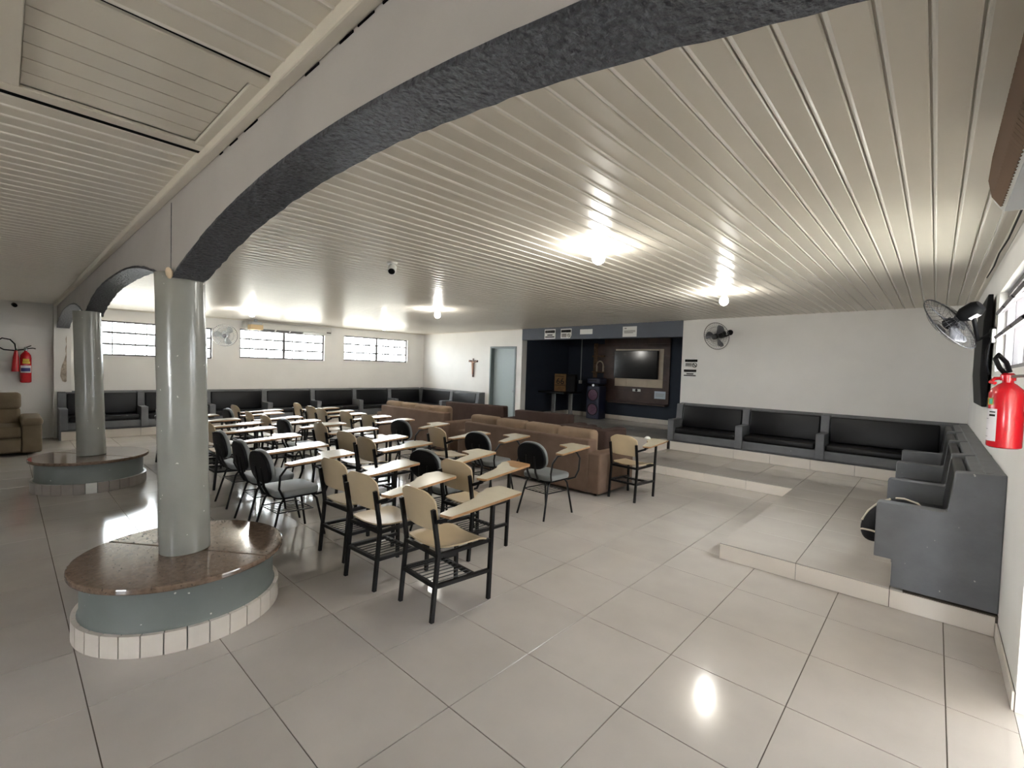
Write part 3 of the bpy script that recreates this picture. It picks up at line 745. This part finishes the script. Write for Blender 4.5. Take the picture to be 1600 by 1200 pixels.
# ------------------------------------------------------------------ lamps
for i, (x, y, zb, lb) in enumerate(((.706, 3.17, 2.632, 'bare bulb ceiling lamp nearest the camera'), (.788, 6.10, 2.632, 'bare bulb ceiling lamp nearest the wall fan on the white back wall'), (-3.93, 5.12, 2.595, 'bare bulb ceiling lamp in the middle of the hall'), (-7.49, 6.25, 2.575, 'bare bulb ceiling lamp in front of the farthest window'), (-7.24, 3.09, 2.57, 'bare bulb ceiling lamp near the left fan'))):
    zt = zc(x, y)
    t = thing('ceiling_lamp', lb, 'lamp', (x, y, zt), 0, 'bare bulb ceiling lamps')
    MB().lathe([(.06, -.022), (.075, -.008), (.075, 0)], 24).build('ceiling_rose', 'grey_plastic', t, smooth=True)
    MB().lathe([(.02, zb - zt + .05), (.022, zb - zt + .085), (.03, -.021)], 16).build('socket', 'white_plastic', t, smooth=True)
    h = .055
    MB().lathe([(0, -h), (.02, -h * .94), (.038, -h * .72), (.052, -h * .3), (.055, 0), (.05, .03), (.036, .05), (.022, .066)], 20, (0, 0, zb - zt)).build('bulb', 'bulb', t, smooth=True)

# cameras
def dome(name, loc, ax, label, s=1.0):
    t = thing(name, label, 'camera', loc); d = Vector(ax).normalized()
    return t, d
t = thing('security_camera', 'white security camera hanging from the ceiling above the chairs', 'camera', (-1.305, 2.44, zc(-1.305, 2.44)))
MB().lathe([(.045, -.02), (.055, -.004), (.055, 0)], 20).build('mount', 'white_plastic', t, smooth=True)
MB().tube([(0, 0, -.01), (0, 0, -.05)], .02, 12).build('stem', 'white_plastic', t, smooth=True)
MB().lathe([(.03, -.05), (.042, -.045), (.044, .04), (.04, .05)], 20, (0, 0, -.07), ax=(.62, -.5, -.6)).build('body', 'white_plastic', t, smooth=True)
MB().lathe([(.034, .05), (.03, .056), (0, .06)], 20, (0, 0, -.07), ax=(.62, -.5, -.6)).build('lens', 'black_plastic', t, smooth=True)
t = thing('security_camera', 'small dark security camera high on the left wall above the extinguisher', 'camera', (XL, -.13, 2.56))
MB().lathe([(.035, 0), (.035, .02), (.02, .03)], 16, ax=(1, 0, 0)).build('mount', 'white_plastic', t, smooth=True)
MB().lathe([(.03, .03), (.036, .05), (.034, .13), (0, .135)], 16, ax=(1, .2, -.3)).build('body', 'black_plastic', t, smooth=True)

# fans
def fan(label, base, bdir, centre, axis, r=.27, mesh_mat='wire', motor_mat='black_plastic', blade_mat='fan_blade', tagm=None):
    """wall bracket at base (pointing bdir), guard centred at centre, blowing along axis"""
    t = thing('wall_fan', label, 'fan', base, 0, 'oscillating wall fans'); b0 = Vector(base); c = Vector(centre) - b0; A = Vector(axis).normalized(); bd = Vector(bdir).normalized()
    up = Vector((0, 0, 1)); S = A.cross(up).normalized(); V = S.cross(A).normalized()
    MB().lathe([(.055, 0), (.05, .03), (.03, .04)], 16, ax=bd).build('wall_bracket', motor_mat, t, smooth=True)
    mo = c - A * .16
    mid = bd * (max(.06, mo.dot(bd) * .6)) + Vector((0, 0, -.06))
    MB().tube([bd * .03, mid, mo - V * .06, mo], .017, 10).build('arm', motor_mat, t, smooth=True)
    MB().lathe([(.0, -.10), (.05, -.095), (.068, -.06), (.07, .03), (.055, .06), (.03, .09), (.03, .13)], 20, mo, ax=A).build('motor', motor_mat, t, smooth=True)
    if tagm: 
        o = MB().lathe([(.0715, -.05), (.0715, .02)], 20, mo, ax=A); o.f = [f for i, f in enumerate(o.f) if i < 20 and i % 20 in tagm]; o.m = o.m[:len(o.f)]; o.build('rating_label', 'label_white', t, fixn=False)
    MB().lathe([(.0, -.03), (.05, -.03), (.052, .03), (.03, .045), (0, .046)], 20, c, ax=A).build('hub', motor_mat, t, smooth=True)
    for k in range(3):
        mb = MB(); vs = []; fs = []; n = 6
        for i in range(n + 1):
            q = i / n; rad = .045 + (r - .075) * q
            for e, tw in ((-.22, .018), (.0, 0), (.34 + .25 * math.sin(q * PI), -.02)):
                a = 2 * PI * k / 3 + e * (1 if q < .99 else .6)
                vs.append(tuple(c + S * (rad * math.cos(a)) + V * (rad * math.sin(a)) + A * tw))
        for i in range(n):
            for j in range(2): fs.append((i * 3 + j, i * 3 + j + 1, (i + 1) * 3 + j + 1, (i + 1) * 3 + j))
        o = mb.add(vs, fs).build('blade', blade_mat, t, smooth=True, fixn=False)
        md = o.modifiers.new('thickness', 'SOLIDIFY'); md.thickness = .004
    g = MB()
    def ring(rad, off, th, n=40): g.tube([c + S * (rad * math.cos(2 * PI * i / n)) + V * (rad * math.sin(2 * PI * i / n)) + A * off for i in range(n)], th, 5, closed=True)
    ring(r, 0, .006)
    for q in (.35, .7): ring(r * q, .075 * (1 - q * q) + .01, .0018); ring(r * q, -.075 * (1 - q * q) - .01, .0018)
    for k in range(36):
        a = 2 * PI * k / 36; d = S * math.cos(a) + V * math.sin(a)
        for sg in (1, -1): g.tube([c + d * (r * q) + A * (sg * (.082 * (1 - q * q))) for q in (.14, .5, .8, 1.0)], .0013, 4)
    g.lathe([(.05, .075), (.045, .085), (0, .088)], 16, c, ax=A)
    g.build('guard', mesh_mat, t)
    return t
fan('dark wall fan on the white back wall above the warning signs', (-.12, YB, 2.50), (0, -1, 0), (-.27, 8.98, 2.41), (-.25, -1, -.3), .26)
fan('black wall fan with white label beside the right window', (XR, 5.72, 2.12), (-1, 0, 0), (2.955, 5.62, 2.21), (-.75, .35, -.55), .28, tagm=[3, 4, 5, 6, 13, 14, 15, 16])
fan('pale wall fan between two left windows', (XL, 3.40, 2.30), (1, 0, 0), (-9.58, 3.28, 2.22), (1, -.35, -.25), .26, 'chrome', 'grey_plastic', 'grey_plastic')

# ------------------------------------------------------------------ air conditioners
t = thing('air_conditioner', 'long white ceiling air conditioner above the middle left window', 'air conditioner', (XL, 3.7, 2.42))
MB().prism([(.0, .02), (.16, -.02), (.24, .03), (.25, .10), (.20, .19), (0, .2)], 'y', 0.05, 2.25).build('casing', 'ac_plastic', t, bevel=.02, seg=3, smooth=True)
for a in (.42, .78, 1.14): MB().prism([(.17, -.024), (.245, .022), (.25, .018), (.175, -.03)], 'y', a, a + .32).build('vent', 'vent_dark', t)
B(.19, 2.1, .04, .256, 2.22, .07).build('display', 'vent_dark', t)
t = thing('hanging_box', 'small tan box hanging at the left end of the long air conditioner', 'box', (-9.5, 3.92, 2.40))
B(-.12, -.14, 0, .12, .14, .12).build('box_body', 'cardboard', t, bevel=.01)
B(-.1, -.12, .121, .1, .12, .19).build('box_top', 'grey_plastic', t, bevel=.01)
B(-.03, -.03, .19, .03, .03, zc(-9.5, 3.92) - 2.40 - .001).build('hanger', 'grey_plastic', t)
t = thing('air_conditioner', 'white air conditioner with brown grille at the top right over the doorway', 'air conditioner', (XR - .002, 1.6, 2.36))
MB().prism([(-.0, .01), (-.12, .0), (-.205, .005), (-.232, .05), (-.245, .12), (-.238, .22), (-.19, .30), (0, .32)], 'y', -.9, .88).build('casing', 'white_plastic', t, bevel=.012, seg=2, smooth=True)
MB().prism([(-.06, -.004), (-.203, -.002), (-.203, .003), (-.06, .006)], 'y', -.86, .84).build('bottom_panel', 'grey_plastic', t)
g = MB()
for i in range(53):
    y = -.86 + i * .032
    g.tube([(-.212, y, .012), (-.238, y, .055), (-.250, y, .12), (-.243, y, .215), (-.2, y, .285)], .006, 4)
g.build('grille', 'vent_brown', t)

# ------------------------------------------------------------------ television on the right wall
t = thing('television', 'black television on the right wall, seen edge-on behind the fan', 'television', (XR, 6.4, 1.95))
MB().prism([(-.055, -.50), (-.02, -.50), (-.02, .54), (-.055, .54), (-.075, .3), (-.078, -.2)], 'y', -.55, .6).build('housing', 'black_plastic', t, bevel=.008, seg=2)
B(-.02, -.15, -.15, -.001, .15, .15).build('mount_plate', 'steel', t)
t = thing('socket_box', 'white socket box with dangling black cable under the right fan', 'socket', (XR, 5.64, 1.95))
B(-.03, -.05, .08, -.001, .05, .2).build('plate', 'white_plastic', t, bevel=.006)
MB().tube([(-.03, 0, .1), (-.06, 0, .0), (-.05, .01, -.12), (-.03, 0, -.2), (-.05, -.02, -.1), (-.04, -.02, .06)], .006, 6).build('cable', 'black_plastic', t)
t = thing('cable', 'black cable running along the ceiling edge above the right window', 'cable', (XR - .05, 5.0, 2.68))
MB().tube([(0, 1.3, .035), (.005, .6, .02), (0, .1, .03), (.005, -.5, .01), (0, -1.2, .015), (0, -1.8, .01)], .006, 6).build('wire', 'black_plastic', t)

# ------------------------------------------------------------------ fire extinguishers
t = thing('fire_extinguisher', 'red powder fire extinguisher with white paper label on the right wall', 'extinguisher', (3.165, 3.30, 1.33))
MB().lathe([(.055, 0), (.066, .006), (.068, .015), (.068, .285), (.06, .31), (.036, .335), (.022, .345), (.022, .36)], 32).build('cylinder', 'red', t, smooth=True)
MB().lathe([(.03, .355), (.03, .385), (.02, .395)], 16).build('valve', 'red', t, smooth=True)
MB().tube([(-.005, .02, .385), (-.035, -.02, .42), (-.055, -.045, .47), (-.045, -.03, .492), (-.01, .0, .45), (.005, .01, .40)], .011, 8).build('carry_handle', 'black_plastic', t, smooth=True)
MB().tube([(0, 0, .375), (.03, -.06, .38), (.07, -.1, .385)], .008, 8).build('lever', 'steel', t, smooth=True)
MB().tube([(0, .02, .37), (-.05, .0, .365), (-.066, -.03, .345), (-.05, -.05, .34)], .009, 8).build('hose', 'red', t, smooth=True)
def cyl_label(t, r, a0, a1, z0, z1, m, name='label'):
    vs = []; fs = []; n = 10
    for k in range(n + 1):
        a = math.radians(a0 + (a1 - a0) * k / n); vs += [(r * math.cos(a), r * math.sin(a), z0), (r * math.cos(a), r * math.sin(a), z1)]
    for k in range(n): fs.append((2 * k, 2 * k + 2, 2 * k + 3, 2 * k + 1))
    t = next((c for c in t.children if c.name.startswith('cylinder')), t)
    return MB().add(vs, fs).build(name, m, t, fixn=False)
L = cyl_label(t, .0686, 172, 238, .035, .205, 'label_white', 'paper_label')
for z in (.185, .165, .17): cyl_label(t, .0689, 205, 232, z, z + .006, 'ink', 'print_line')
for z in (.055, .095, .15): cyl_label(t, .0689, 178, 202, z, z + .003, 'ink_soft', 'print_line')
cyl_label(t, .0686, 178, 222, .225, .262, 'label_gold', 'sticker'); cyl_label(t, .0689, 198, 218, .23, .258, 'label_green', 'sticker')
B(.02, -.03, .2, .09, .03, .3).build('wall_hook', 'steel', t)

t = thing('fire_extinguisher', 'red fire extinguisher with discharge horn on the far left wall', 'extinguisher', (-9.80, .03, 1.09))
MB().lathe([(.06, 0), (.075, .01), (.078, .03), (.078, .46), (.07, .52), (.045, .565), (.022, .585), (.022, .61)], 28).build('cylinder', 'red', t, smooth=True)
MB().lathe([(.028, .605), (.028, .65), (.012, .67)], 14).build('valve', 'steel', t, smooth=True)
MB().tube([(0, 0, .64), (.05, .09, .655), (.06, .13, .645)], .009, 8).build('lever', 'black_plastic', t, smooth=True)
MB().tube([(0, 0, .66), (.05, .07, .70)], .008, 8).build('carry_handle', 'black_plastic', t, smooth=True)
MB().tube([(.04, -.135, .21), (.04, -.13, .47), (.04, -.125, .60)], [.055, .04, .022], 16).build('horn', 'red', t, smooth=True)
MB().tube([(.04, -.125, .6), (.04, -.14, .72), (.04, -.2, .80), (.04, -.3, .82), (.04, -.37, .76), (.04, -.36, .67), (.03, -.28, .61), (.02, -.15, .60), (0, -.02, .625)], .012, 10).build('hose', 'black_plastic', t, smooth=True)
cyl_label(t, .0786, -60, 60, .19, .325, 'label_white', 'paper_label'); cyl_label(t, .0792, -55, 50, .215, .28, 'label_blue', 'label_band')
cyl_label(t, .0786, -35, 45, .36, .40, 'label_gold', 'sticker'); cyl_label(t, .0786, -30, 35, .405, .45, 'label_gold', 'sticker')
B(-.1, -.03, .35, -.07, .03, .45).build('wall_hook', 'steel', t)

# ------------------------------------------------------------------ signs
def sign(label, x0, x1, z0, z1, items, y=YB, paper='paper', cut=False):
    t = thing('paper_sign', label, 'sign', ((x0 + x1) / 2, y, z0)); w = (x1 - x0) / 2; h = z1 - z0
    poly = [(-w, 0), (w * (.75 if cut else 1), 0), (w, h * .3 if cut else 0), (w, h), (-w, h)] if cut else [(-w, 0), (w, 0), (w, h), (-w, h)]
    sh = MB().prism(poly[::-1], 'y', -.004, -.0008).build('sheet', paper, t)
    for a, b_, c, d, m in items:
        B(-w + 2 * w * a, -.0055, h * c, -w + 2 * w * b_, -.004, h * d).build('print', m, sh)
    return t
hdr = [(.06, .94, .62, .90, 'ink'), (.14, .86, .70, .82, 'ink_soft')]
txt = [(.25, .75, .34, .46, 'ink'), (.06, .92, .14, .26, 'ink')]
pic = [(.1, .55, .12, .5, 'ink_soft'), (.16, .45, .40, .46, 'ink')]
def no_circle(t, w, h, cx, cz, r):
    MB().tube([(cx + r * math.cos(2 * PI * i / 20), -.006, cz + r * math.sin(2 * PI * i / 20)) for i in range(20)], r * .14, 5, closed=True).build('symbol', 'ink', t)
    MB().tube([(cx - r * .65, -.006, cz + r * .65), (cx + r * .65, -.006, cz - r * .65)], r * .16, 5).build('symbol', 'ink', t)
t = sign('upper warning sign with dark header and round prohibition symbol on the white wall', -1.0, -.71, 1.80, 1.985, hdr + pic); no_circle(t, 0, 0, .075, .052, .045)
sign('lower warning sign with dark header and two text lines on the white wall', -1.015, -.725, 1.60, 1.775, hdr + txt)
sign('leftmost white notice with dark header on the grey lintel', -4.72, -4.37, 2.455, 2.70, hdr + txt, YB - .012)
t = sign('white notice with cut corner and prohibition symbol on the grey lintel', -4.20, -3.87, 2.46, 2.70, hdr + pic, YB - .012, cut=True); no_circle(t, 0, 0, .09, .07, .04)
sign('small wide blank notice on the grey lintel', -3.615, -3.26, 2.55, 2.67, [(.2, .8, .4, .6, 'paper')], YB - .012)
sign('large white notice with grey paragraph on the grey lintel', -2.45, -2.10, 2.462, 2.695, [(.12, .28, .76, .88, 'ink_soft'), (.1, .9, .55, .62, 'ink_soft'), (.1, .9, .45, .52, 'ink_soft'), (.12, .75, .35, .42, 'ink_soft')], YB - .012)

# ------------------------------------------------------------------ alcove furniture
YT = AY
pn = thing('entertainment_unit', 'dark wood wall panel with cream boards and bottom shelf behind the television', 'wall unit', (-3.22, YT, .80))
for i in range(6):
    z = .02 + i * .325
    B(-1.0, -.05, z + .002, .97, -.001, z + .323).build('panel_board', 'panel_wood', pn, bevel=.002, seg=1)
B(-.72, -.28, .0, .97, -.051, .045).build('shelf', 'panel_wood', pn, bevel=.008)
for a, b_, c, d in ((-.62, -.25, .465, .69), (-.246, .365, .465, .69), (.369, .80, .465, .69), (.67, .80, .694, 1.50), (-.62, .667, 1.452, 1.50)):
    B(a, -.066, c, b_, -.051, d).build('cream_board', 'cream_panel', pn, bevel=.003, seg=1)
tv = thing('television', 'large black flat television on the wood panel in the alcove', 'television', (-3.195, YT - .066, 1.49))
bz = B(-.645, -.075, 0, .645, -.03, .765).build('bezel', 'black_plastic', tv, bevel=.006)
B(-.632, -.0765, .015, .632, -.0755, .752).build('screen', 'screen', bz)
B(-.2, -.03, .2, .2, -.001, .5).build('mount_plate', 'steel', tv)
t = thing('power_socket', 'white double socket below the cream boards of the panel', 'socket', (-3.16, YT - .051, 1.14))
B(-.12, -.012, 0, -.03, 0, .07).build('plate', 'white_plastic', t, bevel=.003, seg=1); B(.02, -.012, 0, .12, 0, .07).build('plate', 'white_plastic', t, bevel=.003, seg=1); B(-.03, -.03, .015, .035, 0, .055).build('plug', 'black_plastic', t, bevel=.003, seg=1)
sign('pale blue paper notice on the wood panel below the television', -2.64, -2.33, .98, 1.18, [(.1, .9, .62, .68, 'ink_soft'), (.1, .85, .45, .5, 'ink_soft'), (.1, .8, .3, .35, 'ink_soft')], YT - .051, 'paper_blue')
# rustic decorative piece
t = thing('rustic_wall_shelf', 'narrow rustic wooden wall decoration with a bottle-shaped niche above the speaker', 'decoration', (-4.39, YT, 1.45))
B(-.2, -.03, 0, -.07, -.001, 1.02).build('back_plank', 'rustic', t, bevel=.006); B(-.065, -.03, .16, .19, -.001, 1.0).build('back_plank', 'panel_wood', t, bevel=.006)
B(-.2, -.10, .62, .19, -.031, .67).build('shelf', 'rustic', t, bevel=.006); B(-.2, -.10, .17, .19, -.031, .2).build('shelf', 'rustic', t, bevel=.006)
MB().tube([(-.02 + .11 * math.cos(a) + .06, -.05, .36 + .11 * math.sin(a) * 1.3) for a in [PI * k / 10 for k in range(11)]] , .02, 6).build('arch', 'cream_panel', t)
B(-.075, -.07, .2, -.035, -.031, .37).build('arch_side', 'cream_panel', t); B(.135, -.07, .2, .175, -.031, .37).build('arch_side', 'cream_panel', t)
# conduit
t = thing('cable_conduit', 'thin pale conduit with socket box on the dark alcove wall', 'conduit', (-5.03, YT, 1.27))
B(-.012, -.018, .1, .012, -.001, 1.6).build('conduit', 'grey_plastic', t); B(-.05, -.04, 0, .05, -.001, .1).build('socket_box', 'white_plastic', t, bevel=.005)
# speaker
t = thing('party_speaker', 'tall dark blue party speaker with two purple cones standing in the alcove', 'speaker', (-4.24, 11.14, ST_Z), -.0)
cb = B(-.21, -.19, .0, .21, .19, .93).build('cabinet', 'speaker_body', t, bevel=.03, seg=3)
B(-.22, -.2, .98, .22, .2, 1.16).build('top_unit', 'speaker_body', t, bevel=.05, seg=3); B(-.15, -.17, .93, .15, .17, .98).build('neck', 'black_plastic', t)
for z in (.27, .68):
    MB().lathe([(.152, -.002), (.172, -.002), (.17, .012), (.155, .014), (.152, -.002)], 28, (0, -.19, z), ax=(0, -1, 0)).build('cone_ring', 'black_plastic', cb, smooth=True)
    MB().lathe([(.150, .004), (.07, .002), (.05, .014), (0, .02)], 28, (0, -.19, z), ax=(0, -1, 0)).build('cone', 'speaker_cone', cb, smooth=True)
MB().lathe([(.05, 0), (.04, .015), (0, .016)], 20, (0, -.172, .95), ax=(0, -1, 0)).build('light', 'chrome', t, smooth=True)
MB().tube([(-.1, -.215, 1.08), (-.1, -.23, 1.08), (.1, -.23, 1.08), (.1, -.215, 1.08)], .01, 8).build('handle', 'black_plastic', t)
# table with framed sign and a dark box
t = thing('side_table', 'dark table with pale slab legs against the alcove wall', 'table', (-5.0, 10.45, ST_Z))
B(-.48, -.42, .70, .42, .45, .74).build('table_top', 'black_plastic', t, bevel=.006)
B(-.16, -.2, 0, -.03, -.17, .70).build('leg', 'chrome', t, bevel=.004, seg=1); B(.13, .22, 0, .26, .25, .70).build('leg', 'chrome', t, bevel=.004, seg=1)
t = thing('retro_sign', 'brown and gold retro sign reading 66 leaning on the dark table', 'sign', (-5.04, 10.48, ST_Z + .741), .35)
B(-.17, -.012, 0, .17, .012, .50).build('board', 'gold_sign', t, bevel=.005)
B(-.16, -.0135, .17, .16, -.012, .185).build('band', 'ink', t); B(-.15, -.0135, .42, .1, -.012, .435).build('band', 'ink', t)
tc = bpy.data.curves.new('numerals', 'FONT'); tc.body = '66'; tc.size = .24; tc.align_x = 'CENTER'; tc.extrude = .001
to = bpy.data.objects.new('numerals', tc); C.objects.link(to)
bpy.context.view_layer.update()
me = bpy.data.meshes.new_from_object(to.evaluated_get(bpy.context.evaluated_depsgraph_get())); bpy.data.objects.remove(to)
me.materials.clear(); me.materials.append(MATS['ink'])
o = link('numerals', me, t, (0, -.0135, .21), (PI / 2, 0, 0))
t = thing('storage_box', 'black box beside the retro sign on the dark table', 'box', (-4.74, 10.62, ST_Z + .741), .3)
B(-.13, -.1, 0, .13, .1, .46).build('box_body', 'black_plastic', t, bevel=.01); B(-.13, -.1, .461, .13, .1, .50).build('box_lid', 'black_plastic', t, bevel=.01)

# crucifix
t = thing('crucifix', 'dark wooden crucifix on the white wall left of the door', 'crucifix', (-7.42, YB, 1.36))
B(-.03, -.02, 0, .03, -.001, .56).build('upright', 'dark_wood', t, bevel=.004, seg=1); B(-.2, -.022, .45, .2, -.002, .51).build('crossbar', 'dark_wood', t, bevel=.004, seg=1)
mb = MB(); mb.tube([(.0, -.04, .08), (.008, -.045, .2), (0, -.04, .28), (0, -.045, .40), (0, -.045, .45)], [.014, .022, .026, .034, .016], 8); mb.tube([(-.18, -.035, .50), (-.1, -.04, .46), (0, -.045, .43), (.1, -.04, .46), (.18, -.035, .50)], [.008, .012, .016, .012, .008], 8)
mb.lathe([(0, -.03), (.018, -.02), (.022, 0), (.016, .02), (0, .027)], 10, (.006, -.055, .475)); mb.build('figure', 'figure', t, smooth=True)
